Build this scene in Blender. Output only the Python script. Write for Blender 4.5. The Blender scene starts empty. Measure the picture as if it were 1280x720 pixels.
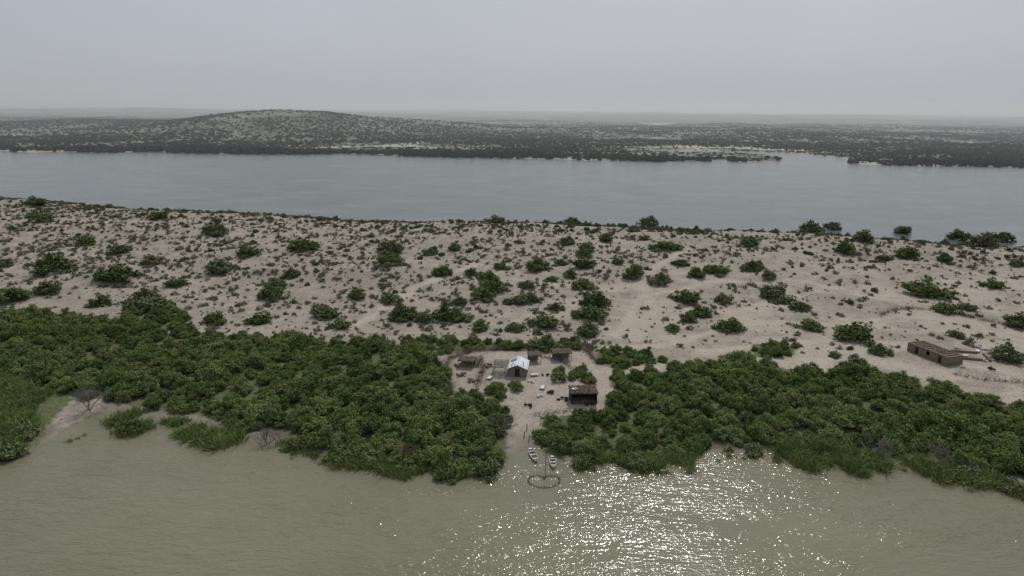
import bpy, math, numpy as np
from mathutils import Matrix, Vector
scene=bpy.context.scene
R0=np.random.default_rng(7)

# ------------------------------------------------------------------ survey camera
H=60.0; F=865.0; P=math.radians(14.46); ROLL=math.radians(0.54)
fwd=np.array([0,math.cos(P),-math.sin(P)])
r_=np.array([1.0,0,0]); u_=np.array([0,math.sin(P),math.cos(P)])
right=r_*math.cos(ROLL)+u_*math.sin(ROLL)
up=u_*math.cos(ROLL)-r_*math.sin(ROLL)
def ray(u,v):
    d=fwd*F+right*(u-640)-up*(v-360)
    return d/np.linalg.norm(d)
def flat(u,v,z=0.0):
    d=ray(u,v); t=(z-H)/d[2]
    return np.array([d[0]*t,d[1]*t])
def flats(l,z=0.0): return np.array([flat(a,b,z) for a,b in l])

# ------------------------------------------------------------------ noise
_tab=np.random.default_rng(3).random((256,256))
def vnoise(x,y):
    xi=np.floor(x).astype(int); yi=np.floor(y).astype(int)
    fx=x-xi; fy=y-yi; fx=fx*fx*(3-2*fx); fy=fy*fy*(3-2*fy)
    a=_tab[xi%256,yi%256]; b=_tab[(xi+1)%256,yi%256]; c=_tab[xi%256,(yi+1)%256]; d=_tab[(xi+1)%256,(yi+1)%256]
    return (a*(1-fx)+b*fx)*(1-fy)+(c*(1-fx)+d*fx)*fy
def fbm(x,y,o=4):
    s=0;a=.5;t=0
    for i in range(o):
        s=s+a*vnoise(x*2**i+17.3*i,y*2**i+5.1*i); t+=a; a*=.5
    return s/t
def sst(t):
    t=np.clip(t,0,1); return t*t*(3-2*t)
def pip(x,y,poly):
    ins=np.zeros(x.shape,bool); n=len(poly)
    for i in range(n):
        x1,y1=poly[i]; x2,y2=poly[(i+1)%n]
        if y1==y2: continue
        c=((y1>y)!=(y2>y))&(x<(x2-x1)*(y-y1)/(y2-y1)+x1)
        ins^=c
    return ins
def polydist(x,y,pl):
    best=np.full(np.shape(x),1e9)
    for i in range(len(pl)-1):
        a=pl[i];b=pl[i+1]; ab=b-a; L=ab@ab
        t=np.clip(((x-a[0])*ab[0]+(y-a[1])*ab[1])/L,0,1)
        best=np.minimum(best,np.hypot(x-a[0]-t*ab[0],y-a[1]-t*ab[1]))
    return best

# ------------------------------------------------------------------ terrain
shore=flats([(-300,600),(0,572),(35,568),(50,545),(110,522),(150,512),(200,520),(240,530),(300,540),(340,548),(400,560),(450,572),(520,588),(590,592),(630,580),(650,562),(672,556),(700,570),(740,580),(800,574),(850,576),(885,565),(960,562),(1000,560),(1060,568),(1130,575),(1180,590),(1280,606),(1600,640)])
shore=shore[np.argsort(shore[:,0])]
fshore=flats([(-300,187),(0,190),(130,191.5),(200,190.5),(250,193),(330,193.5),(400,192.5),(520,196),(600,197),(700,200),(850,203),(970,203.5),(998,203),(1030,206),(1100,207),(1280,210.5),(1500,214)])
chan=flats([(1019,210),(1016,198),(970,192.8),(900,190.3),(800,188.3)])
chan_w=[32,40,42,40,16]
chan2=flats([(395,187.5),(440,184.5),(500,184),(560,185)])
def crest(x): return 316-0.19*x+6*np.sin(x/60.0)+4*np.sin(x/23.0+1)
def chandist(x,y):
    cd=np.full(x.shape,1e9)
    for i in range(len(chan)-1):
        a=chan[i];b=chan[i+1];ab=b-a
        s=np.clip(((x-a[0])*ab[0]+(y-a[1])*ab[1])/(ab@ab),0,1)
        dd=np.hypot(x-a[0]-s*ab[0],y-a[1]-s*ab[1])-(chan_w[i]*(1-s)+chan_w[i+1]*s)
        cd=np.minimum(cd,dd)
    return np.minimum(cd,polydist(x,y,chan2)-18)
def fshore_y(x,y): return np.interp(x,fshore[:,0],fshore[:,1])+(fbm(x/45,y/45,3)-.5)*34
def height(x,y):
    x=np.asarray(x,float); y=np.asarray(y,float)
    ys=np.interp(x,shore[:,0],shore[:,1])+(fbm(x/7,y/7,3)-.5)*5
    d=y-ys
    bank=-1.5+1.5*sst((d+14)/14)+1.1*sst((d+1)/26)+0.25*(fbm(x/9+50,y/9,3)-.5)*sst(d/8)
    yc=crest(x); t=(y-178)/(yc-178)
    ridge=(5.7+1.4*sst((-x-20)/160))*sst(t*.95+.02)*(1+0.12*np.sin(x/70+1))
    und=(fbm(x/28+9,y/22,4)-.5)*3.6*sst((y-175)/60)+(fbm(x/6+3,y/6,3)-.5)*1.2*sst((y-175)/30)
    near=bank+ridge+und
    tb=sst((y-yc)/72)
    near=near*(1-tb)+(-2.5)*tb
    fy=fshore_y(x,y)
    land=sst((y-fy+6)/26)
    far=-2.5+land*3.6+land*(fbm(x/90+4,y/90,4)-.45)*5
    far=far+sst((y-fy-120)/900)*((fbm(x/330+2,y/260+7,4)-.42)*24)
    e=((x+590)/250)**2+((y-1700)/300)**2
    far=far+36*np.exp(-e**1.25)+20*np.exp(-((x+300)/330)**2-((y-1900)/300)**2)+17*np.exp(-((x+1050)/400)**2-((y-2000)/300)**2)
    far=far+sst((y-3000)/3500)*(14+(fbm(x/1500+8,y/900+1,3)-.45)*62)
    k=sst((chandist(x,y)+10)/25)
    far=far*k+(-2.0)*(1-k)
    w=sst((y-520)/100)
    return near*(1-w)+far*w
def hit(u,v):
    d=ray(u,v); t=np.geomspace(60,20000,5000)
    z=H+d[2]*t; g=np.maximum(height(d[0]*t,d[1]*t),0)
    i=np.argmax(z<g)
    return np.array([d[0]*t[i],d[1]*t[i],g[i]])
def hits(l): return np.array([hit(a,b)[:2] for a,b in l])

# ------------------------------------------------------------------ material helpers
def mat(name):
    m=bpy.data.materials.new(name); m.use_nodes=True
    nt=m.node_tree; b=nt.nodes['Principled BSDF']; b.inputs['Roughness'].default_value=.9
    b.inputs['Specular IOR Level'].default_value=.15
    return m,nt,b
def N(nt,t,**k):
    n=nt.nodes.new(t)
    for a,b in k.items(): setattr(n,a,b)
    return n
def noise(nt,vec,scale,detail=4,rough=.55):
    n=N(nt,'ShaderNodeTexNoise'); n.inputs['Scale'].default_value=scale; n.inputs['Detail'].default_value=detail; n.inputs['Roughness'].default_value=rough
    nt.links.new(vec,n.inputs['Vector']); return n.outputs['Fac']
def ramp(nt,fac,stops):
    r=N(nt,'ShaderNodeValToRGB'); e=r.color_ramp.elements
    while len(e)<len(stops): e.new(.5)
    for i,(p,c) in enumerate(stops):
        e[i].position=p; e[i].color=(c[0],c[1],c[2],1) if hasattr(c,'__len__') else (c,c,c,1)
    nt.links.new(fac,r.inputs['Fac']); return r.outputs['Color']
def mix(nt,f,a,b,bt='MIX'):
    m=N(nt,'ShaderNodeMix',data_type='RGBA',blend_type=bt)
    for s,i in ((f,0),(a,6),(b,7)):
        if isinstance(s,bpy.types.NodeSocket): nt.links.new(s,m.inputs[i])
        elif i==0: m.inputs[0].default_value=s
        else: m.inputs[i].default_value=(s[0],s[1],s[2],1)
    return m.outputs[2]
def math_(nt,op,a,b=None):
    m=N(nt,'ShaderNodeMath',operation=op)
    for i,s in enumerate((a,b)):
        if s is None: continue
        if isinstance(s,bpy.types.NodeSocket): nt.links.new(s,m.inputs[i])
        else: m.inputs[i].default_value=s
    return m.outputs[0]
def simple(name,c1,c2,scale=3,rough=.9,bump=0.0):
    m,nt,b=mat(name); tc=N(nt,'ShaderNodeTexCoord')
    f=noise(nt,tc.outputs['Object'],scale,5,.65)
    nt.links.new(ramp(nt,f,[(.35,c1),(.65,c2)]),b.inputs['Base Color']); b.inputs['Roughness'].default_value=rough
    if bump:
        bp=N(nt,'ShaderNodeBump'); bp.inputs['Strength'].default_value=.8; bp.inputs['Distance'].default_value=bump
        nt.links.new(f,bp.inputs['Height']); nt.links.new(bp.outputs['Normal'],b.inputs['Normal'])
    return m
def leafmat(name,dark,light,dry=None,amt=.75,wpos=None):
    m,nt,b=mat(name); nt.nodes.remove(b); b=N(nt,'ShaderNodeBsdfDiffuse')
    nt.links.new(b.outputs[0],nt.nodes['Material Output'].inputs['Surface'])
    oi=N(nt,'ShaderNodeObjectInfo'); ge=N(nt,'ShaderNodeNewGeometry')
    f=noise(nt,ge.outputs['Position'],wpos or .5,2,.6)
    s=math_(nt,'ADD',math_(nt,'MULTIPLY',f,.6),math_(nt,'MULTIPLY',oi.outputs['Random'],.4))
    s=math_(nt,'ADD',s,math_(nt,'MULTIPLY',ge.outputs['Random Per Island'],.3))
    col=ramp(nt,s,[(.3,dark),(1.0,light)])
    if dry is not None:
        r=math_(nt,'FRACT',math_(nt,'MULTIPLY',oi.outputs['Random'],7.31))
        col=mix(nt,ramp(nt,r,[(.5,0),(1,amt)]),col,dry)
    nt.links.new(col,b.inputs['Color'])
    return m

M_leaf=leafmat('thicket_foliage',(.072,.112,.040),(.205,.262,.090),dry=(.225,.235,.11),amt=.6,wpos=.10)
M_shrub=leafmat('shrub_foliage',(.064,.090,.038),(.155,.190,.080),dry=(.16,.165,.10))
M_tuft=leafmat('tuft_foliage',(.095,.100,.065),(.190,.190,.125),dry=(.23,.21,.16))
M_far=leafmat('far_foliage',(.045,.062,.038),(.095,.118,.068),wpos=.02)
M_reed=leafmat('reed_blades',(.11,.155,.048),(.26,.31,.12),wpos=.25)
M_bark=simple('bark',(.07,.055,.04),(.16,.13,.10),6)
M_dead=simple('dead_wood',(.14,.125,.11),(.28,.255,.225),5)
M_red=simple('dry_brush',(.12,.06,.04),(.22,.13,.09),5)
M_stick=simple('brush_sticks',(.11,.08,.062),(.25,.195,.15),2)
M_thatch=simple('thatch',(.12,.10,.085),(.29,.25,.20),9,bump=.05)
M_mud=simple('mud_wall',(.15,.115,.088),(.25,.195,.15),2.5,bump=.03)
M_dark=simple('dark_wood',(.02,.017,.014),(.07,.055,.045),6)  # very dark brown wood tone: shed walls, doors, posts, snags
M_white=simple('boat_white_paint',(.55,.55,.53),(.82,.82,.80),4,.5)
M_in=simple('boat_inside',(.10,.09,.075),(.22,.20,.17),5)
M_tin=simple('tin_sheet',(.42,.50,.55),(.80,.84,.86),1.6,.45)
M_cloth=simple('sack_cloth',(.45,.44,.42),(.7,.69,.66),4)
M_blue=simple('blue_tarp',(.06,.16,.28),(.12,.26,.38),4,.6)
M_net=simple('net_mesh',(.05,.055,.045),(.12,.12,.10),8)

# ------------------------------------------------------------------ mesh helpers
def mk(name,V,Fq,mats,mi=None,smooth=False):
    me=bpy.data.meshes.new(name)
    V=np.asarray(V,np.float32)
    if isinstance(Fq,np.ndarray):
        n=len(Fq);k=Fq.shape[1]
        me.vertices.add(len(V)); me.vertices.foreach_set('co',V.ravel())
        me.loops.add(n*k); me.loops.foreach_set('vertex_index',Fq.astype(np.int32).ravel())
        me.polygons.add(n); me.polygons.foreach_set('loop_start',np.arange(0,n*k,k,dtype=np.int32))
        me.update(calc_edges=True)
    else:
        me.from_pydata([tuple(map(float,v)) for v in V],[],Fq)
    for m in mats: me.materials.append(m)
    if mi is not None: me.polygons.foreach_set('material_index',np.asarray(mi,np.int32))
    if smooth: me.polygons.foreach_set('use_smooth',np.ones(len(me.polygons),bool))
    me.update()
    return bpy.data.objects.new(name,me)
def link(o,parent=None):
    scene.collection.objects.link(o)
    if parent is not None: o.parent=parent
    return o
def unit(a): return a/np.maximum(np.linalg.norm(a,axis=-1,keepdims=True),1e-9)
def cards(c,n,s,rng,asp=.5):
    n=unit(n); t=unit(np.cross(n,rng.normal(size=n.shape))); b=np.cross(n,t)
    s=s[:,None]
    V=np.stack([c+t*s,c+b*s*asp,c-t*s,c-b*s*asp],1).reshape(-1,3)
    return V,np.arange(len(V)).reshape(-1,4)
def tube(p,rad,k=5):
    p=np.asarray(p,float); V=[];Fc=[]
    for i,q in enumerate(p):
        d=unit(p[min(i+1,len(p)-1)]-p[max(i-1,0)])
        a=np.cross(d,[.31,.9,.2]); a=a/np.linalg.norm(a); b=np.cross(d,a)
        for j in range(k):
            an=2*math.pi*j/k; V.append(q+rad[i]*(a*math.cos(an)+b*math.sin(an)))
    for i in range(len(p)-1):
        for j in range(k): Fc.append((i*k+j,i*k+(j+1)%k,(i+1)*k+(j+1)%k,(i+1)*k+j))
    return np.array(V),np.array(Fc)
class Acc:
    def __init__(s): s.V=[];s.F=[];s.M=[];s.n=0
    def add(s,V,Fc,m=0):
        s.V.append(np.asarray(V)); s.F.append(np.asarray(Fc)+s.n); s.n+=len(V); s.M.append(np.full(len(Fc),m))
    def obj(s,name,mats): return mk(name,np.concatenate(s.V),np.concatenate(s.F),mats,np.concatenate(s.M))

def tree(name,seed,R,Ht,nl,nleaf,ls,leaf,low=.2,stems=5,lobe=(.15,.15),asp=.5):
    g=np.random.default_rng(seed); A=Acc(); cs=[]
    ph=g.random()*6.28; ax=.72+.28*g.random()
    for i in range(nl):
        a=g.random()*6.283; q=math.sqrt(g.random()); Re=R*(.78+.16*math.sin(2*a+ph)+.1*math.sin(5*a+ph*2))
        rr=Re*q*.88
        zm=Ht*(1-.62*q*q)*(.82+.18*math.sin(3*a+ph))
        z=zm*(low+(1-low)*g.random()**.55)*.86
        lr=R*(lobe[0]+lobe[1]*g.random())
        cs.append((rr*math.cos(a),rr*ax*math.sin(a),max(z,lr*.5),lr))
    for i,(x,y,z,lr) in enumerate(cs):
        if i<stems:
            b=g.normal(size=3)*.12*min(R,1.5); b[2]=-.3*min(R,1.5)
            m=np.array([x*.4,y*.4,z*.45])+g.normal(size=3)*.06*R
            V,Fc=tube([b,m,(x,y,z)],[.036*R,.024*R,.01*R]); A.add(V,Fc,1)
        n=int(nleaf*(lr/(R*.25))**2)
        K=9; kd=unit(g.normal(size=(K,3))); k=g.integers(0,K,n)
        d=unit(unit(g.normal(size=(n,3)))+kd[k]*.9)
        rad=lr*(.35+.9*g.random(n)**.8)*(.8+.4*g.random(K))[k]
        c=np.array([x,y,z])+d*rad[:,None]*np.array([1.05,1.05,.8])
        ok=c[:,2]>.03*R; c=c[ok]; d=d[ok]
        V,Fc=cards(c,d*.6+g.normal(size=c.shape)*.7+np.array([0,0,.45]),ls*(.5+1.0*g.random(len(c))),g,asp); A.add(V,Fc,0)
    return A.obj(name,[leaf,M_bark])
def bare(name,seed,Ht,m):
    g=np.random.default_rng(seed); A=Acc()
    def br(p,d,L,r,dep):
        q=p+d*L*.5+g.normal(size=3)*L*.05; e=q+unit(d+g.normal(size=3)*.2)*L*.5
        V,Fc=tube([p,q,e],[r,r*.8,r*.55],4); A.add(V,Fc)
        if dep==0: return
        for i in range(4 if dep>1 else 5):
            nd=unit(d+g.normal(size=3)*.62+np.array([0,0,.12]))
            br(e if i<3 else q,nd,L*.68,r*.52,dep-1)
    for i in range(4): br(np.array([0,0,-.4]),unit(np.array([g.normal()*.5,g.normal()*.5,1])),Ht*.38,.11,4)
    return A.obj(name,[m])
def coll(objs,name):
    c=bpy.data.collections.new(name)
    for o in objs: c.objects.link(o)
    return c
C_thick=coll([tree('thicket_tree_%d'%i,20+i,3.3,3.7+.8*(i%3),32,230,.175,M_leaf,.25,5,(.11,.15)) for i in range(7)],'thicket_trees')
C_shrub=coll([tree('shrub_%d'%i,40+i,1.0,1.05+.12*(i%3),20,95,.08,M_shrub,.1,6,(.13,.16)) for i in range(7)],'shrubs')
C_tuft=coll([tree('tuft_%d'%i,60+i,.5,.45,8,22,.085,M_tuft,.1,4,(.14,.2),.3) for i in range(5)],'tufts')
C_far=coll([tree('far_tree_%d'%i,80+i,1.0,1.1,7,14,.33,M_far,.1,1,(.2,.2)) for i in range(4)],'far_trees')
def reedclump(name,seed):
    g=np.random.default_rng(seed); n=110
    b=g.normal(size=(n,3))*.5; b[:,2]=-.3
    h=(.7+1.2*g.random(n)); ln=g.normal(size=(n,3))*.3; ln[:,2]=1
    w=unit(np.cross(ln,g.normal(size=(n,3))))*.05
    m=b+ln*h[:,None]*.6; t=m+(ln*[1.9,1.9,.8])*h[:,None]*.4
    V=np.stack([b-w,b+w,m+w*.8,m-w*.8,t+w*.1,t-w*.1],1).reshape(-1,3)
    k=np.arange(n)[:,None]*6
    Fc=np.concatenate([k+np.array([0,1,2,3]),k+np.array([3,2,4,5])])
    return mk(name,V,Fc,[M_reed])
C_reed=coll([reedclump('reed_%d'%i,100+i) for i in range(4)],'reeds')

def scatter(name,pos,scl,C,tilt=.08,seed=0):
    g=np.random.default_rng(seed); n=len(pos)
    me=bpy.data.meshes.new(name); me.vertices.add(n); me.vertices.foreach_set('co',np.asarray(pos,np.float32).ravel())
    rot=np.stack([g.normal(size=n)*tilt,g.normal(size=n)*tilt,g.random(n)*6.283],1).astype(np.float32)
    a=me.attributes.new('rot','FLOAT_VECTOR','POINT'); a.data.foreach_set('vector',rot.ravel())
    a=me.attributes.new('scl','FLOAT_VECTOR','POINT'); a.data.foreach_set('vector',np.asarray(scl,np.float32).ravel())
    a=me.attributes.new('idx','INT','POINT'); a.data.foreach_set('value',g.integers(0,len(C.objects),n).astype(np.int32))
    o=link(bpy.data.objects.new(name,me))
    ng=bpy.data.node_groups.new(name,'GeometryNodeTree')
    ng.interface.new_socket('Geometry',in_out='INPUT',socket_type='NodeSocketGeometry')
    ng.interface.new_socket('Geometry',in_out='OUTPUT',socket_type='NodeSocketGeometry')
    i=ng.nodes.new('NodeGroupInput'); ou=ng.nodes.new('NodeGroupOutput')
    ip=ng.nodes.new('GeometryNodeInstanceOnPoints'); ci=ng.nodes.new('GeometryNodeCollectionInfo')
    ci.inputs['Collection'].default_value=C; ci.inputs['Separate Children'].default_value=True; ci.inputs['Reset Children'].default_value=True
    ip.inputs['Pick Instance'].default_value=True
    L=ng.links.new
    L(i.outputs[0],ip.inputs['Points']); L(ci.outputs[0],ip.inputs['Instance'])
    for nm,ty,so in (('rot','FLOAT_VECTOR','Rotation'),('scl','FLOAT_VECTOR','Scale'),('idx','INT','Instance Index')):
        na=ng.nodes.new('GeometryNodeInputNamedAttribute'); na.data_type=ty; na.inputs['Name'].default_value=nm
        L(na.outputs['Attribute'],ip.inputs[so])
    L(ip.outputs[0],ou.inputs[0])
    md=o.modifiers.new('scatter','NODES'); md.node_group=ng
    return o
def fill(poly,spacing,seed,jit=.5):
    g=np.random.default_rng(seed); poly=np.asarray(poly)
    x0,y0=poly.min(0);x1,y1=poly.max(0)
    X,Y=np.meshgrid(np.arange(x0,x1,spacing),np.arange(y0,y1,spacing))
    X=X.ravel()+(g.random(X.size)-.5)*2*jit*spacing; Y=Y.ravel()+(g.random(Y.size)-.5)*2*jit*spacing
    k=pip(X,Y,poly); return X[k],Y[k]

# ------------------------------------------------------------------ zones
Lthick=hits([(-250,400),(0,392),(100,402),(200,418),(300,420),(420,428),(540,440),(556,462),(560,486),(600,498),(636,512),(636,560),(632,578),(590,592),(520,586),(450,572),(380,555),(330,542),(230,516),(150,504),(85,496),(0,462),(-250,470)])
Rthick=hits([(762,470),(770,500),(757,520),(700,520),(672,540),(678,556),(690,566),(740,576),(860,572),(890,562),(960,556),(1060,560),(1150,572),(1200,585),(1280,598),(1500,620),(1500,520),(1280,512),(1200,492),(1100,474),(1000,464),(930,452),(870,460),(810,468)])
Extra=[hits([(500,425),(600,425),(640,432),(720,428),(735,436),(640,440),(600,438),(540,446)]),
       hits([(688,465),(745,462),(742,482),(700,482)]),
       hits([(608,480),(645,478),(648,500),(610,502)]),
       hits([(745,440),(790,440),(830,452),(770,462),(740,452)]),
       hits([(150,385),(225,385),(240,415),(160,412)]),
       hits([(940,430),(1000,432),(990,446),(940,448)])]
clear=hits([(556,452),(600,440),(742,440),(765,480),(755,516),(695,520),(668,550),(638,556),(646,510),(600,492),(562,484)])
paths=[hits([(1280,428),(1190,400),(1120,395),(1050,408),(980,402),(900,412),(830,432),(760,436)]),
       hits([(1280,470),(1200,455),(1120,430),(1050,425),(960,432),(880,440)]),
       hits([(1280,350),(1180,352),(1090,372),(1000,352),(900,352),(800,372),(770,420)]),
       hits([(820,395),(800,350),(860,310)]),hits([(440,410),(520,360),(600,330)])]
marsh=hits([(-200,462),(0,455),(60,470),(90,500),(60,535),(40,566),(0,572),(-200,590)])

# ------------------------------------------------------------------ ground
ty=np.exp(np.arange(math.log(38),math.log(16000),.0062)); tt=np.arange(-1.25,1.2501,.0052)
T,Y=np.meshgrid(tt,ty); X=T*(Y+40)
Z=height(X,Y); nr,nc=X.shape
V=np.stack([X,Y,Z],-1).reshape(-1,3)
idx=np.arange(nr*nc).reshape(nr,nc)
Fq=np.stack([idx[:-1,:-1],idx[:-1,1:],idx[1:,1:],idx[1:,:-1]],-1).reshape(-1,4)

m,nt,b=mat('sandy_ground')
ge=N(nt,'ShaderNodeNewGeometry'); pos=ge.outputs['Position']
at=N(nt,'ShaderNodeAttribute',attribute_name='zone'); sp=N(nt,'ShaderNodeSeparateColor'); nt.links.new(at.outputs['Color'],sp.inputs[0])
big=noise(nt,pos,.02,4,.6); med=noise(nt,pos,.22,5,.65); fine=noise(nt,pos,1.6,4,.7)
sand=ramp(nt,big,[(.3,(.300,.256,.210)),(.7,(.395,.342,.288))])
sand=mix(nt,ramp(nt,med,[(.42,0),(.66,.85)]),sand,(.225,.195,.155))
sand=mix(nt,ramp(nt,fine,[(.48,0),(.66,.8)]),sand,(.170,.160,.120))
pale=mix(nt,ramp(nt,med,[(.3,0),(.8,.45)]),(.44,.38,.32),(.31,.26,.215))
col=mix(nt,math_(nt,'MULTIPLY',sp.outputs[1],ramp(nt,fine,[(.3,1.),(.7,.5)])),sand,pale)
vs_=N(nt,'ShaderNodeTexVoronoi'); vs_.inputs['Scale'].default_value=.9; nt.links.new(pos,vs_.inputs['Vector'])
spk=math_(nt,'MULTIPLY',ramp(nt,vs_.outputs['Distance'],[(.12,1.),(.28,0.)]),ramp(nt,med,[(.38,.0),(.52,.8)]))
col=mix(nt,spk,col,(.115,.115,.08))
green=ramp(nt,fine,[(.3,(.06,.075,.035)),(.7,(.15,.155,.08))])
col=mix(nt,sp.outputs[0],col,green)
vo=N(nt,'ShaderNodeTexVoronoi'); vo.inputs['Scale'].default_value=.11; nt.links.new(pos,vo.inputs['Vector'])
vd=math_(nt,'ADD',vo.outputs['Distance'],math_(nt,'MULTIPLY',big,-.5))
scr=ramp(nt,vd,[(.18,1.),(.38,0.)])
fm=noise(nt,pos,.008,4,.65)
fcol=mix(nt,ramp(nt,fm,[(.40,0),(.56,1)]),(.30,.268,.215),(.125,.130,.088))
fcol=mix(nt,math_(nt,'MULTIPLY',scr,.88),fcol,(.058,.072,.044))
fcol=mix(nt,sp.outputs[1],fcol,(.42,.37,.30))
sx=N(nt,'ShaderNodeSeparateXYZ'); nt.links.new(pos,sx.inputs[0])
wet=ramp(nt,math_(nt,'ADD',sx.outputs[2],math_(nt,'MULTIPLY',fine,.3)),[(.12,1.),(.5,0.)])
col=mix(nt,math_(nt,'MULTIPLY',wet,.7),col,(.13,.115,.085))
col=mix(nt,sp.outputs[2],col,fcol)
nt.links.new(col,b.inputs['Base Color'])
bp=N(nt,'ShaderNodeBump'); bp.inputs['Distance'].default_value=.55; bp.inputs['Strength'].default_value=.8
nt.links.new(math_(nt,'ADD',med,math_(nt,'MULTIPLY',fine,.35)),bp.inputs['Height']); nt.links.new(bp.outputs['Normal'],b.inputs['Normal'])
ground=link(mk('ground',V,Fq,[m],smooth=True))
xf,yf=V[:,0].astype(float),V[:,1].astype(float)
zc=np.zeros((len(V),4),np.float32); zc[:,3]=1
nearm=yf<520
xn,yn=xf[nearm],yf[nearm]
g_=pip(xn,yn,Lthick)|pip(xn,yn,Rthick)|pip(xn,yn,marsh)
for e in Extra: g_|=pip(xn,yn,e)
gv=g_.astype(float)
edge=sst((yn-crest(xn)-8)/25)*.8
cl=pip(xn,yn,clear)
zc[nearm,0]=np.where(cl,0,np.maximum(gv,edge))
pd=np.full(xn.shape,1e9)
for p in paths: pd=np.minimum(pd,polydist(xn,yn,p)+ (fbm(xn/5,yn/5,2)-.5)*2.4)
lowsand=sst((xn+20)/60)*sst((262-yn)/40)*.8
zc[nearm,1]=np.clip(np.maximum(np.maximum(1-sst((pd-.6)/2.2),lowsand*sst((fbm(xn/14,yn/9,3)-.4)/.1)),cl*.5*(xn>-4)),0,1)
zc[:,2]=sst((yf-520)/60)
fm_=(yf>600)&(yf<1500); xm,ym=xf[fm_],yf[fm_]
sdist=np.minimum(ym-fshore_y(xm,ym),chandist(xm,ym)+8)
zc[fm_,1]=(1-sst((sdist-8)/16))*sst((fbm(xm/70+3,ym/200,3)-.36)/.1)+(1-sst((sdist-90)/60))*sst((fbm(xm/60+8,ym/40,3)-.56)/.06)
ca=ground.data.color_attributes.new('zone','FLOAT_COLOR','POINT'); ca.data.foreach_set('color',np.clip(zc,0,1).ravel())

# ------------------------------------------------------------------ water
def water(name,x0,x1,y0,y1,c1,c2,wscale,dist,rough):
    m,nt,b=mat(name+'_surface'); ge=N(nt,'ShaderNodeNewGeometry')
    def mapped(rz,sx_,sy_):
        mp=N(nt,'ShaderNodeMapping'); nt.links.new(ge.outputs['Position'],mp.inputs['Vector'])
        mp.inputs['Rotation'].default_value=(0,0,math.radians(rz)); mp.inputs['Scale'].default_value=(sx_,sy_,1); return mp.outputs[0]
    v=mapped(24,.3,1.0); v2=mapped(-12,.5,1.0)
    wind=noise(nt,mapped(20,.45,1),.05,5,.65)
    n0=noise(nt,v2,wscale*.35,2,.5); n1=noise(nt,v,wscale,3,.6); n2=noise(nt,v2,wscale*2.8,2,.6)
    h=math_(nt,'ADD',math_(nt,'ADD',n1,math_(nt,'MULTIPLY',n2,.45)),math_(nt,'MULTIPLY',n0,.6))
    h=math_(nt,'MULTIPLY',h,ramp(nt,wind,[(.38,.4),(.62,1.)]))
    bp=N(nt,'ShaderNodeBump'); bp.inputs['Distance'].default_value=dist; bp.inputs['Strength'].default_value=1
    nt.links.new(h,bp.inputs['Height']); nt.links.new(bp.outputs['Normal'],b.inputs['Normal'])
    f=noise(nt,mapped(10,.6,1),.03,5,.6)
    nt.links.new(ramp(nt,f,[(.35,c1),(.65,c2)]),b.inputs['Base Color'])
    b.inputs['Roughness'].default_value=rough; b.inputs['IOR'].default_value=1.333; b.inputs['Specular IOR Level'].default_value=.5
    o=mk(name,[(x0,y0,0),(x1,y0,0),(x1,y1,0),(x0,y1,0)],[(0,1,2,3)],[m]); return link(o)
water('river_water',-2500,2500,-1500,240,(.150,.141,.093),(.185,.172,.115),.85,.40,.09)
water('lake_water',-14000,14000,240,16000,(.09,.118,.112),(.11,.135,.126),.5,.34,.16)

# ------------------------------------------------------------------ vegetation
def place(name,X,Y,s,C,seed,flatten=1.0,sink=.08,minz=-.6):
    Z=height(X,Y); k=Z>minz; X,Y,Z,s=X[k],Y[k],Z[k],s[k]
    g=np.random.default_rng(seed+500)
    sc=np.stack([s*(.85+.3*g.random(len(s))),s*(.85+.3*g.random(len(s))),s*flatten*(.8+.4*g.random(len(s)))],1)
    return scatter(name,np.stack([X,Y,Z-sink*s],1),sc,C,seed=seed)
g=R0
for nm,P_,sp_,sd in (('mesquite_thicket',Lthick,3.5,1),('mesquite_thicket',Rthick,3.5,2)):
    X,Y=fill(P_,sp_,sd)
    s=(.38+.95*fbm(X/11,Y/11,3)+.4*(np.random.default_rng(sd).random(X.size)-.5))
    k=~pip(X,Y,clear)
    place(nm,X[k],Y[k],s[k],C_thick,sd,.9)
for i,e in enumerate(Extra):
    X,Y=fill(e,2.9,30+i); s=.42+.35*np.random.default_rng(i).random(X.size)
    place('mesquite_thicket',X,Y,s,C_thick,30+i,.9)
for P_,sd in ((Lthick,5),(Rthick,6)):
    X,Y=fill(P_+0,3.0,sd,.8); Q=np.vstack([P_,P_[:1]]); d=polydist(X,Y,Q); k=(d<5)&~pip(X,Y,clear)
    place('bank_undergrowth',X[k],Y[k],.9+1.3*g.random(k.sum()),C_shrub,sd)

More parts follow.
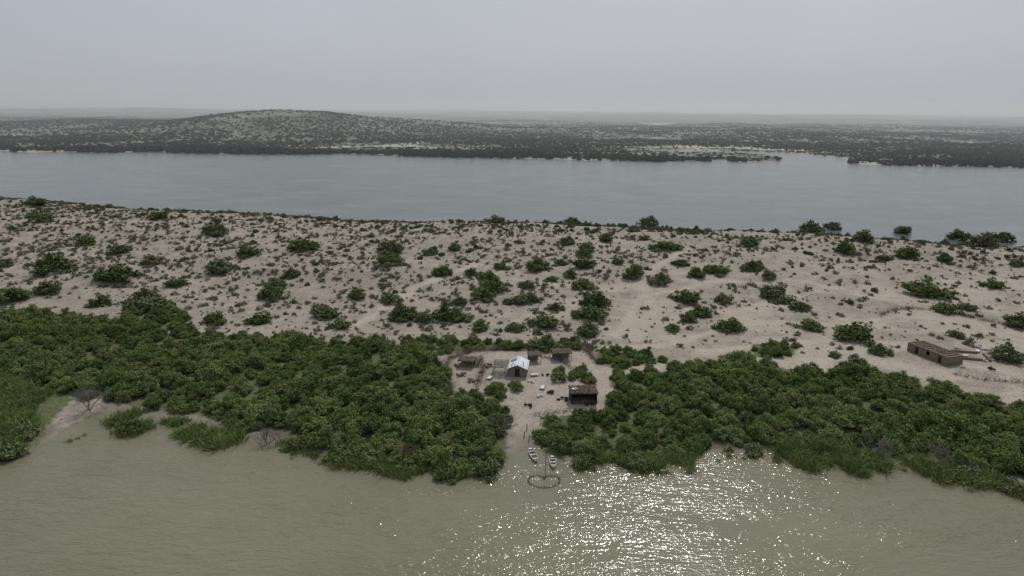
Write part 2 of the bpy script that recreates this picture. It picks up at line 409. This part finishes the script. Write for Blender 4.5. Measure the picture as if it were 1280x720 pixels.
big_sh=[(150,348,46),(70,337,44),(270,291,36),(380,312,42),(275,340,38),(200,273,26),(218,357,28),(110,306,28),(340,372,36),(345,360,28),(152,316,30),(190,331,26),(50,277,30),(45,257,24),(310,319,28),(365,346,24),(485,330,42),(488,315,40),(447,373,26),(400,392,34),(412,396,30),(325,402,34),(490,378,30),(505,398,40),(540,318,26),(568,313,22),(552,343,28),(627,336,26),(590,343,22),(615,362,40),(610,350,30),(606,372,40),(672,338,36),(727,361,36),(728,334,36),(730,319,28),(708,304,26),(733,313,24),(771,329,20),(757,301,22),(658,378,36),(680,408,44),(660,360,30),(695,387,20),(745,382,40),(740,398,46),(735,418,38),(720,396,24),(805,300,16),(833,313,36),(825,353,30),(793,346,32),(850,331,24),(870,346,30),(890,341,26),(858,378,40),(875,394,34),(905,378,26),(912,413,36),(842,412,26),(860,402,24),(935,306,30),(970,372,52),(1010,411,32),(1015,290,34),(1055,316,28),(1040,286,24),(1080,301,26),(1135,321,30),(1155,368,56),(1070,424,54),(1200,299,26),(1228,309,32),(1255,301,30),(1257,450,38),(1195,421,20),(1240,360,26),(1105,326,22),(1100,442,26),(1070,457,28),(1042,446,18),(1275,408,34),(1130,291,24),(620,279,32),(715,278,20),(810,281,30),(560,397,44),(580,400,30),(600,412,30),(498,398,30),(270,402,34),(185,387,50),(180,380,40),(125,382,30),(5,331,24),(60,367,30),(10,377,40),(425,410,30),(900,342,30),(940,337,28),(960,347,20),(1000,387,30),(1180,326,20),(1270,332,20),(1210,388,22),(1185,390,30),(680,436,44),(530,402,30),(640,380,26),(575,380,24),(645,412,26),(690,352,22),(700,330,20),(712,345,22)]
protos=list(C_shrub.objects)
for i,(u,v,w) in enumerate(big_sh):
    p=hit(u,v); D=np.linalg.norm(p-np.array([0,0,H])); R_=w/F*D*.5*1.15
    o=bpy.data.objects.new('thorn_shrub',protos[i%7].data); link(o)
    o.location=(p[0],p[1],p[2]-.08*R_); o.rotation_euler=(0,0,g.random()*6.28); hh=R_*(.70+.2*g.random())
    o.scale=(R_*(.95+.2*g.random()),R_*(.9+.2*g.random()),hh)
def ridge_pts(n,seed,dens):
    q=np.random.default_rng(seed); X=q.uniform(-480,430,n); Y=q.uniform(165,420,n)
    k=(Y<crest(X)+75)&~pip(X,Y,Lthick)&~pip(X,Y,Rthick)&~pip(X,Y,clear)
    pdm=np.full(n,1e9)
    for p in paths: pdm=np.minimum(pdm,polydist(X,Y,p))
    k&=pdm>1.6
    k&=q.random(n)<dens(X,Y); return X[k],Y[k]
dl=lambda X,Y: np.clip((.4+.6*sst((Y-190)/90))*(1-.6*sst((X+10)/90)*sst((275-Y)/50))*(1-.35*sst((X-20)/120))*sst((fbm(X/16,Y/12,3)-.28)/.22)*1.2+.1,0,1)
X,Y=ridge_pts(48000,11,dl); place('desert_tufts',X,Y,.8+2.6*g.random(X.size)**2.6,C_tuft,11,1.0,.03)
dm=lambda X,Y: np.clip(.08+1.1*sst((fbm(X/22+40,Y/18,3)-.42)/.2),0,1)*np.clip(.35+sst((Y-220)/60),0,1)*(1-.3*sst((X-60)/100))
X,Y=ridge_pts(4200,12,dm); place('small_shrubs',X,Y,.5+1.5*g.random(X.size)**2.4,C_shrub,12,.85,.05)
q=np.random.default_rng(14); X=q.uniform(-380,330,1500); Y=crest(X)+q.uniform(28,60,1500)
pr=np.exp(-((X-25)/62)**2)*1.0+.10
k=q.random(1500)<pr; place('lakeside_scrub',X[k],Y[k],(1.6+1.4*q.random(k.sum())),C_shrub,14,1.0,.1,-.3)
q=np.random.default_rng(15); X=q.uniform(-420,380,420); Y=crest(X)+q.uniform(-14,16,420)
place('crest_scrub',X,Y,.7+1.3*q.random(420)**2,C_shrub,15,.9)
# far land
q=np.random.default_rng(16); n=130000
Y=800+2600*q.random(n)**1.25; X=q.uniform(-1,1,n)*(.84*Y+50)
sh=Y-fshore_y(X,Y)
den=np.clip(.30+1.1*sst((fbm(X/120,Y/90,4)-.38)/.16)*.75,0,1)*np.clip(.35+sh/60,0,1)
k=(q.random(n)<den)&(height(X,Y)>.2)
X,Y,sh=X[k],Y[k],sh[k]
s=1.3+2.9*q.random(X.size)**1.7
s*=np.where((chandist(X,Y)<70),.6,1.)
place('distant_scrub',X,Y,s,C_far,16,.85,.08,.2)
q=np.random.default_rng(17); n=17000; X=q.uniform(-1000,1000,n); Y=np.interp(X,fshore[:,0],fshore[:,1])+q.random(n)**1.3*85-18
k=(height(X,Y)>.0)&(q.random(n)<.06+.94*sst((fbm(X/80+33,Y/90,3)-.36)/.1))
X,Y=X[k],Y[k]; s=(1.9+3.0*q.random(k.sum()))*np.where(X>180,.72,1.)
place('waterside_trees',X,Y,s,C_far,17,1.0,.05,.0)
# reeds
reeds=[([(-150,470),(0,462),(50,475),(70,500),(48,535),(30,566),(0,572),(-150,585)],1.0,1.0),
 ([(204,528),(235,520),(262,542),(318,536),(314,554),(270,564),(225,554)],.8,.9),
 ([(425,566),(470,572),(530,585),(535,600),(510,606),(470,592),(430,584)],.9,.9),
 ([(690,556),(740,568),(860,566),(884,558),(880,582),(850,597),(800,590),(730,586),(692,572)],.9,.9),
 ([(962,562),(1000,556),(1060,562),(1130,570),(1142,588),(1080,597),(1020,588),(970,578)],.8,.95),
 ([(1145,578),(1200,588),(1290,598),(1290,628),(1250,628),(1190,612),(1146,596)],.8,1.0),
 ([(138,518),(175,514),(192,532),(165,547),(136,540)],1.0,.9),
 ([(660,520),(690,520),(730,535),(700,552),(670,548)],1.3,.5),
 ([(1124,596),(1144,596),(1144,606),(1124,606)],.8,.5),
 ([(70,540),(105,534),(106,550),(74,554)],1.4,.5),
 ([(318,545),(430,562),(425,590),(330,566)],1.5,.7),
 ([(880,560),(968,558),(968,578),(884,580)],1.6,.6)]
for i,(pl,s_,sc_) in enumerate(reeds):
    P_=flats(pl); X,Y=fill(P_,s_,70+i); dd=polydist(X,Y,np.vstack([P_,P_[:1]]))
    k=fbm(X/2.6+i*7,Y/2.6,3)>.40+.2*(1-sst(dd/3.)); X,Y=X[k],Y[k]
    if not len(X): continue
    Z=np.maximum(height(X,Y),-.15); q=np.random.default_rng(i)
    s=sc_*(.4+1.0*q.random(X.size))*(.5+1.0*fbm(X/4,Y/4,2))
    scatter('reed_bed',np.stack([X,Y,Z],1),np.stack([s*1.1,s*1.1,s],1),C_reed,seed=70+i)
for u,v,w in [(163,538,50),(500,585,40),(30,545,50),(10,570,60),(560,596,50),(610,592,55),(430,574,50),(370,560,44),(1265,612,50),(1210,596,50),(800,582,50),(730,582,44),(940,565,40)]:
    p=flat(u,v); o=bpy.data.objects.new('thorn_shrub',protos[int(u)%5].data); link(o)
    R_=w/F*np.hypot(p[1],60)*.5; o.location=(p[0],p[1],-.15); o.scale=(R_,R_*.9,R_*.75); o.rotation_euler=(0,0,u)
for i,(u,v,h_) in enumerate([(112,512,6.0),(335,556,4.0),(1092,568,4.6),(1182,580,4.6),(596,456,3.0)]):
    p=hit(u,v); o=link(bare('dead_tree',200+i,h_,M_dead)); o.location=(p[0],p[1],max(p[2],-.2))
p=hit(506,578); o=link(bare('dry_branch_pile',230,4.0,M_red)); o.location=(p[0],p[1],.2)
p=hit(622,540); o=link(bare('dead_tree',231,5.2,M_dead)); o.location=(p[0],p[1],.2)

# ------------------------------------------------------------------ brush fences
def fence(pts,h_=1.1,dens=9,seed=0,m=M_stick):
    q=np.random.default_rng(seed); P_=hits(pts); A=Acc()
    for i in range(len(P_)-1):
        a,b_=P_[i],P_[i+1]; L=np.linalg.norm(b_-a)
        for j in range(int(L*dens)):
            c=a+(b_-a)*q.random()+q.normal(size=2)*.35; z=float(height(c[0],c[1]))
            d=unit(np.array([q.normal()*.8,q.normal()*.8,.35+.6*q.random()])); l=h_*(.7+.8*q.random())
            s0=np.array([c[0],c[1],z+q.random()*h_*.35-.1])
            V,Fc=tube([s0-d*.2,s0+d*l*.5+q.normal(size=3)*.06,s0+d*l],[.04,.03,.015],3); A.add(V,Fc)
    return link(A.obj('brush_fence',[m]))
fence([(560,450),(590,440),(640,436),(690,434),(732,438),(745,452)],1.4,18,1)
fence([(560,452),(558,470),(566,486)],1.1,10,2)
fence([(600,446),(604,462),(596,484)],1.0,9,9)
fence([(672,446),(700,450),(716,462)],1.0,10,10)
fence([(1100,395),(1130,386),(1175,388),(1215,398)],1.2,10,3)
fence([(1225,400),(1250,404),(1280,416)],1.2,10,4)
fence([(1192,468),(1230,476),(1290,480)],1.1,9,5)
fence([(668,520),(700,516),(745,514)],.9,8,6)

# ------------------------------------------------------------------ built things
def empty(name,p,rz=0):
    e=bpy.data.objects.new(name,None); e.empty_display_size=.5; link(e); e.location=tuple(map(float,p)); e.rotation_euler=(0,0,rz); return e
BF=[(0,3,2,1),(4,5,6,7),(0,1,5,4),(1,2,6,5),(2,3,7,6),(3,0,4,7)]
def box(name,par,c,s,m,rot=(0,0,0),bev=.03):
    x,y,z=[k/2 for k in s]
    V=[(-x,-y,-z),(x,-y,-z),(x,y,-z),(-x,y,-z),(-x,-y,z),(x,-y,z),(x,y,z),(-x,y,z)]
    o=link(mk(name,V,BF,[m]),par); o.location=c; o.rotation_euler=rot
    if bev: md=o.modifiers.new('b','BEVEL'); md.width=min(bev,min(s)*.3); md.segments=2
    return o
def pole(name,par,a,b_,r,m):
    V,Fc=tube([a,(np.array(a)+np.array(b_))/2+g.normal(size=3)*.02,b_],[r,r*.9,r*.8],6); return link(mk(name,V,Fc,[m]),par)
def sheet(name,par,x0,x1,y0,y1,zf,m,corr=.04,n=60,k=6,th=.05):
    xs=np.linspace(x0,x1,k); ys=np.linspace(y0,y1,n); X,Y=np.meshgrid(xs,ys)
    Z=zf(X,Y)+corr*np.sin(Y*22); V=np.stack([X,Y,Z],-1).reshape(-1,3); I=np.arange(n*k).reshape(n,k)
    o=link(mk(name,V,np.stack([I[:-1,:-1],I[:-1,1:],I[1:,1:],I[1:,:-1]],-1).reshape(-1,4),[m]),par)
    md=o.modifiers.new('s','SOLIDIFY'); md.thickness=th; return o
def thatch_layer(name,par,x0,x1,y0,y1,zf,m,seed,n=900,l=.5):
    q=np.random.default_rng(seed); c=np.stack([q.uniform(x0,x1,n),q.uniform(y0,y1,n),np.zeros(n)],1); c[:,2]=zf(c[:,0],c[:,1])+.06+q.random(n)*.08
    nn=np.stack([q.normal(size=n)*.35,q.normal(size=n)*.35,np.ones(n)],1)
    V,Fc=cards(c,nn,l*(.5+.7*q.random(n)),q,.12); return link(mk(name,V,Fc,[m]),par)
p=hit(648,468); hut=empty('thatched_hut',(p[0],p[1]+1.0,p[2]-.05),math.radians(-6))
box('back_wall',hut,(0,2.6,1.1),(4.2,.16,2.2),M_thatch); box('left_wall',hut,(-2.02,0,1.1),(.16,5.0,2.2),M_thatch)
box('right_wall',hut,(2.02,0,1.1),(.16,5.0,2.2),M_thatch)
box('front_wall_left',hut,(-1.3,-2.6,1.1),(1.5,.16,2.2),M_thatch); box('front_wall_right',hut,(1.3,-2.6,1.1),(1.5,.16,2.2),M_thatch)
box('door_lintel',hut,(0,-2.6,2.05),(1.08,.14,.3),M_bark); box('door_leaf',hut,(0,-2.5,.95),(1.04,.06,1.88),M_dark)
rf=lambda X,Y: 3.05-.42*np.abs(X)
sheet('roof_sheet_right',hut,.03,2.4,-3.1,3.1,rf,M_tin); sheet('roof_sheet_left',hut,-2.4,-.03,-3.1,3.1,rf,M_tin)
for i in range(4): box('gable_board_%d'%i,hut,((i-1.5)*.75,-2.58,2.4+.15*(i in(1,2))),(.7,.08,.42+.28*(i in(1,2))),M_thatch,bev=0)
box('blue_patch',hut,(-1.2,1.4,2.63),(1.5,1.6,.04),M_blue,(0,-.396,0),0); box('weight_plank_1',hut,(1.2,-1,2.66),(.12,2.4,.08),M_bark,(0,.396,.1)); box('weight_plank_2',hut,(-1.3,-1.4,2.63),(.12,1.9,.08),M_bark,(0,-.396,-.2))
lf=lambda X,Y: 2.15+.03*X
for i,(x,y) in enumerate([(-5.6,-2.2),(-5.6,0.4),(-5.6,2.6),(-2.8,-2.6),(-2.8,2.7)]): pole('lean_to_post_%d'%i,hut,(x,y,-.2),(x,y,2.05),.08,M_stick)
for i in range(9): pole('lean_to_rafter_%d'%i,hut,(-5.9,-2.7+i*.68,1.98),(-2.4,-2.7+i*.68+.1,2.1),.05,M_dead)
for i in range(5): pole('lean_to_beam_%d'%i,hut,(-5.6+i*.8,-2.8,2.1),(-5.6+i*.8,3.0,2.12),.05,M_dead)
thatch_layer('lean_to_thatch',hut,-5.8,-2.5,-2.8,1.6,lf,M_thatch,3,500,.45)
def shelter(u,v,w_,d_,h_,rz,seed,m=M_thatch):
    p=hit(u,v); e=empty('thatched_shelter',p,rz); x=w_/2;y=d_/2
    for i,(a_,b_) in enumerate([(-x,-y),(x,-y),(x,y),(-x,y),(0,-y),(0,y)]): pole('post_%d'%i,e,(a_,b_,-.3),(a_,b_,h_-.1*(b_<0)),.08,M_stick)
    box('beam_front',e,(0,-y,h_-.06),(w_+.5,.12,.12),M_bark); box('beam_back',e,(0,y,h_+.04),(w_+.5,.12,.12),M_bark)
    for i in range(6): pole('rafter_%d'%i,e,(-x+i*w_/5,-y-.35,h_+.03),(-x+i*w_/5,y+.35,h_+.13),.05,M_dead)
    box('reed_back_wall',e,(0,y+.02,h_*.45),(w_-.2,.08,h_*.9),M_thatch,bev=0)
    box('roof_mat',e,(0,0,h_+.16),(w_+.5,d_+.5,.08),m,bev=0)
    thatch_layer('roof_thatch',e,-x-.2,x+.2,-y-.2,y+.2,lambda X,Y:h_+.2+0*X,m,seed,350,.5)
shelter(702,449,4.2,2.8,1.9,.1,41,M_stick); shelter(584,458,3.4,2.6,1.7,-.2,42,M_stick); shelter(668,452,2.6,2.2,1.8,.3,43)
p=hit(729,503); sh_=empty('open_cooking_shed',(p[0],p[1]+.8,p[2]),math.radians(4))
for i,(x,y) in enumerate([(-2.6,-1.7),(-.9,-1.7),(.9,-1.7),(2.6,-1.7),(-2.6,1.9),(2.6,1.9)]): pole('post_%d'%i,sh_,(x,y,-.2),(x,y,2.3),.1,M_dark)
box('back_wall',sh_,(0,1.95,1.1),(5.1,.12,2.2),M_dark); box('side_wall_left',sh_,(-2.62,.1,1.0),(.12,3.4,2.0),M_dark); box('side_wall_right',sh_,(2.62,.1,1.0),(.12,3.4,2.0),M_dark)
box('front_rail',sh_,(0,-1.72,.55),(5.2,.1,.16),M_bark); box('front_rail_low',sh_,(0,-1.72,.2),(5.2,.1,.14),M_bark); box('front_beam',sh_,(0,-1.75,2.25),(5.6,.16,.16),M_bark)
box('roof_mat',sh_,(0,.1,2.42),(5.8,4.3,.12),M_dark); thatch_layer('roof_brush',sh_,-2.9,2.9,-2.1,2.2,lambda X,Y:2.5+0*X,M_stick,5,500,.55)
box('cloth_on_roof',sh_,(-1.7,.3,2.62),(1.3,.9,.06),M_cloth,(0,.05,.4)); box('tub',sh_,(.4,-2.4,.3),(.7,.7,.6),M_dark,bev=.15)
a=hit(1134,438);b2=hit(1184,458); d=b2-a; ang=math.atan2(d[1],d[0]); L=math.hypot(d[0],d[1])
mid=(a+b2)/2; nrm=np.array([-math.sin(ang),math.cos(ang)]); W=4.6
mh=empty('mud_brick_house',(mid[0]+nrm[0]*W/2,mid[1]+nrm[1]*W/2,mid[2]-.2),ang)
hw=2.5
box('rear_wall',mh,(0,W/2,hw/2),(L,.35,hw),M_mud,bev=.08); box('end_wall_a',mh,(-L/2+.17,0,hw/2),(.35,W-.36,hw-.01),M_mud,bev=.08); box('end_wall_b',mh,(L/2-.17,0,hw/2),(.35,W-.36,hw-.01),M_mud,bev=.08)
segs=[(-L/2,-L*.30),(-L*.30+1.0,-L*.02),(-L*.02+.9,L*.27),(L*.27+1.0,L/2)]
for i,(s0,s1) in enumerate(segs): box('front_wall_%d'%i,mh,((s0+s1)/2,-W/2,hw/2),(s1-s0,.35,hw),M_mud,bev=.06)
for i in range(3):
    s0=segs[i][1];s1=segs[i+1][0]; box('lintel_%d'%i,mh,((s0+s1)/2,-W/2,hw-.22),(s1-s0-.004,.33,.44),M_mud,bev=0)
    if i==1: box('window_sill_wall',mh,((s0+s1)/2,-W/2,.5),(s1-s0-.004,.33,1.0),M_mud,bev=0)
    else: box('door_%d'%i,mh,((s0+s1)/2,-W/2+.12,.98),(s1-s0-.01,.06,1.9),M_dark,bev=0)
box('roof_slab',mh,(0,0,hw-.28),(L-.72,W-.38,.16),M_thatch,bev=0)
for i in range(int(L/1.1)): pole('roof_beam_%d'%i,mh,(-L/2+.7+i*1.1,-W/2-.45,hw-.12),(-L/2+.7+i*1.1,W/2+.3,hw-.05),.09,M_bark)
thatch_layer('roof_brush',mh,-L/2+.4,L/2-.4,-W/2+.2,W/2-.2,lambda X,Y:hw-.2+.12*np.sin(X*1.3)+0*X,M_stick,8,800,.5)
p=hit(1213,446); yw=empty('mud_yard_wall',(p[0],p[1],p[2]-.1),math.radians(-14))
box('wall_front',yw,(0,-2.6,.35),(7.5,.3,.7),M_mud,bev=.1); box('wall_back',yw,(-.6,2.8,.35),(6.2,.3,.7),M_mud,bev=.1); box('wall_side',yw,(3.6,.1,.35),(.3,5.0,.7),M_mud,bev=.1)
def charpoy(u,v,rz):
    p=hit(u,v); e=empty('rope_bed',p,rz)
    for i,(x,y) in enumerate([(-.9,-.5),(.9,-.5),(.9,.5),(-.9,.5)]): pole('leg_%d'%i,e,(x,y,-.05),(x,y,.5),.05,M_bark)
    box('frame_a',e,(0,-.5,.42),(1.7,.07,.07),M_bark); box('frame_b',e,(0,.5,.42),(1.7,.07,.07),M_bark); box('rope_web',e,(0,0,.43),(1.75,.9,.03),M_cloth,bev=0)
for u,v,r in [(668,470,.3),(612,474,1.2),(1206,446,.2),(678,486,1.4),(1222,440,.9)]: charpoy(u,v,r)
def sack(u,v,s,m=M_cloth,name='sack_pile'):
    p=hit(u,v); A=Acc(); q=np.random.default_rng(int(u*7+v))
    for i in range(5):
        c=np.array([q.normal()*.45,q.normal()*.4,.18+.12*i*.6])*s; th=np.linspace(0,math.pi,7); dr=unit(q.normal(size=3)*[1,1,.1])
        pts=[c+dr*.45*s*math.cos(t) for t in th]; rd=[.02+.2*s*math.sin(t)**.6 for t in th]
        V,Fc=tube(pts,rd,8); A.add(V,Fc)
    o=link(A.obj(name,[m])); o.location=p
for a_ in [(1196,436,1),(1228,437,1.2),(1232,452,.9),(1203,460,.8),(664,478,.9),(697,478,.8),(676,496,.8)]: sack(*a_)
for a_ in [(690,492,1.1),(604,466,1.1),(663,508,.9),(742,506,.8),(1240,462,1.1),(578,470,1.3),(590,478,1.2),(612,458,1.2),(574,458,1.1),(684,470,.9),(705,500,1.)]: sack(*a_,m=M_stick if a_[0]<620 else M_dark,name='firewood_heap')
sack(1195,452,1.0,M_blue,'blue_tarp_bundle')
for i,(u,v) in enumerate([(655,548),(661,552),(666,545),(658,538)]):
    p=hit(u,v); e=empty('mooring_post',p); pole('post',e,(0,0,-.6),(.1,.05,1.3),.09,M_dark)
def boat(u0,v0,u1,v1,wd=1.25):
    a=flat(u0,v0);b_=flat(u1,v1); L=np.linalg.norm(b_-a); mid=(a+b_)/2; ang=math.atan2(*(b_-a)[::-1])
    e=empty('rowing_boat',(mid[0],mid[1],0),ang)
    n=17; ts=np.linspace(-1,1,n); pr=[(0,-.12),(.45,-.1),(.8,.08),(1,.42),(.90,.44),(.72,.12),(.38,.0),(0,-.02)]
    V=[];Fc=[]
    for t in ts:
        w=wd/2*(1-abs(t)**2.4)**.8+.015; lift=.28*abs(t)**3
        prof=[(k*w,z+lift) for k,z in pr]; full=prof+[(-k,z) for k,z in prof[::-1]][1:-1]
        for yy,zz in full: V.append((t*L/2,yy,zz))
    k=14
    mi=[]
    for i in range(n-1):
        for j in range(k):
            Fc.append((i*k+j,i*k+(j+1)%k,(i+1)*k+(j+1)%k,(i+1)*k+j)); mi.append(1 if 4<=j<=9 else 0)
    link(mk('hull',V,np.array(Fc),[M_white,M_in],mi),e)
    for i,x in enumerate((-.5,.05,.55)): box('thwart_%d'%i,e,(x*L/2,0,.28),(.24,wd*.80*(1-abs(x)**2.4)**.8,.05),M_white,bev=0)
    box('fore_deck',e,(.80*L/2,0,.50),(.5,wd*.42,.04),M_white,bev=0)
    pole('oar',e,(-1.2,.2,.42),(1.1,-.15,.5),.035,M_bark)
boat(671,579,662,562); boat(692,587,690,572,1.15); 
st=[]
for t in np.linspace(0,1,10): st.append((683-2*t,566+34*t))
A=Acc()
def trap_line(pts,close=False):
    P_=flats(pts); S=[]
    for i in range(len(P_)-1):
        n=max(2,int(np.linalg.norm(P_[i+1]-P_[i])/.35))
        for j in range(n): S.append(P_[i]+(P_[i+1]-P_[i])*j/n)
    S.append(P_[-1]); S=np.array(S)+g.normal(size=(len(S),2))*.03
    for i,s in enumerate(S):
        if i%2==0: V,Fc=tube([(s[0],s[1],-.6),(s[0]+g.normal()*.04,s[1],.2),(s[0]+g.normal()*.08,s[1],.4+.2*g.random())],[.03,.025,.02],4); A.add(V,Fc)
    for zz in (.05,.16):
        V,Fc=tube([(s[0],s[1],zz+g.normal()*.02) for s in S],[.03]*len(S),4); A.add(V,Fc)
trap_line(st)
def arc(cx,cy,rx,ry,a0,a1,n=16): return [(cx+rx*math.cos(math.radians(t)),cy+ry*math.sin(math.radians(t))) for t in np.linspace(a0,a1,n)]
trap_line(arc(670.5,601,10.5,6,-20,-190,12)+arc(680,601,20,9,180,90,10))
trap_line(arc(689.5,601,10.5,6,-160,10,12)+arc(680,601,20,9,0,90,10))
link(A.obj('fish_trap_fence',[M_net]))
for i,(u,v) in enumerate([(705,575),(712,583),(762,606),(735,600),(652,592),(715,592)]):
    p=flat(u,v); o=link(bare('driftwood_snag',300+i,.7,M_dark)); o.location=(p[0],p[1],-.15)

# ------------------------------------------------------------------ haze layer lying over the lake and the country beyond
hz,nt,b=mat('haze'); nt.nodes.remove(b)
vs=N(nt,'ShaderNodeVolumeScatter'); vs.inputs['Color'].default_value=(.90,.955,1,1); vs.inputs['Density'].default_value=.00022; vs.inputs['Anisotropy'].default_value=.3
nt.links.new(vs.outputs[0],nt.nodes['Material Output'].inputs['Volume'])
x,y0,y1,z0,z1=15500,440,17000,-60,150
link(mk('haze_air',[(-x,y0,z0),(x,y0,z0),(x,y1,z0),(-x,y1,z0),(-x,y0,z1),(x,y0,z1),(x,y1,z1),(-x,y1,z1)],BF,[hz]))

# ------------------------------------------------------------------ light
EL,AZ=math.radians(53),math.radians(17)
w=bpy.data.worlds.new('World'); scene.world=w; w.use_nodes=True; nt=w.node_tree; bg=nt.nodes['Background']
sk=N(nt,'ShaderNodeTexSky',sky_type='NISHITA'); sk.sun_disc=False; sk.sun_elevation=EL; sk.sun_rotation=AZ; sk.dust_density=6; sk.air_density=1.0; sk.ozone_density=1
hs=N(nt,'ShaderNodeHueSaturation'); hs.inputs['Saturation'].default_value=.35; nt.links.new(sk.outputs[0],hs.inputs['Color'])
tc=N(nt,'ShaderNodeTexCoord'); sz=N(nt,'ShaderNodeSeparateXYZ'); nt.links.new(tc.outputs['Generated'],sz.inputs[0])
cl_=ramp(nt,sz.outputs[2],[(0,(.50,.54,.59)),(.18,(.455,.495,.55)),(1,(.40,.44,.50))])
cl_=mix(nt,1.0,cl_,(10,10,10),'MULTIPLY')
cn=noise(nt,tc.outputs['Generated'],3.0,4,.55)
cl_=mix(nt,1.0,cl_,ramp(nt,cn,[(.3,.96),(.7,1.03)]),'MULTIPLY')
nt.links.new(mix(nt,.78,hs.outputs[0],cl_),bg.inputs['Color']); bg.inputs['Strength'].default_value=.1
sl=bpy.data.lights.new('sun','SUN'); sl.energy=2.0; sl.angle=math.radians(1.0); sl.color=(1,.965,.92)
so=link(bpy.data.objects.new('sun',sl))
dv=Vector((math.sin(AZ)*math.cos(EL),math.cos(AZ)*math.cos(EL),math.sin(EL))); so.rotation_euler=dv.to_track_quat('Z','Y').to_euler(); so.location=(0,0,200)

# ------------------------------------------------------------------ camera
cd=bpy.data.cameras.new('camera'); cd.sensor_width=36; cd.lens=36*F/1280; cd.clip_start=.5; cd.clip_end=60000
co=link(bpy.data.objects.new('camera',cd))
Mx=Matrix.Identity(4)
for i in range(3): Mx[i][0]=right[i]; Mx[i][1]=up[i]; Mx[i][2]=-fwd[i]
Mx[2][3]=H; co.matrix_world=Mx
scene.camera=co
scene.view_settings.view_transform='Standard'; scene.view_settings.look='None'; scene.view_settings.exposure=0
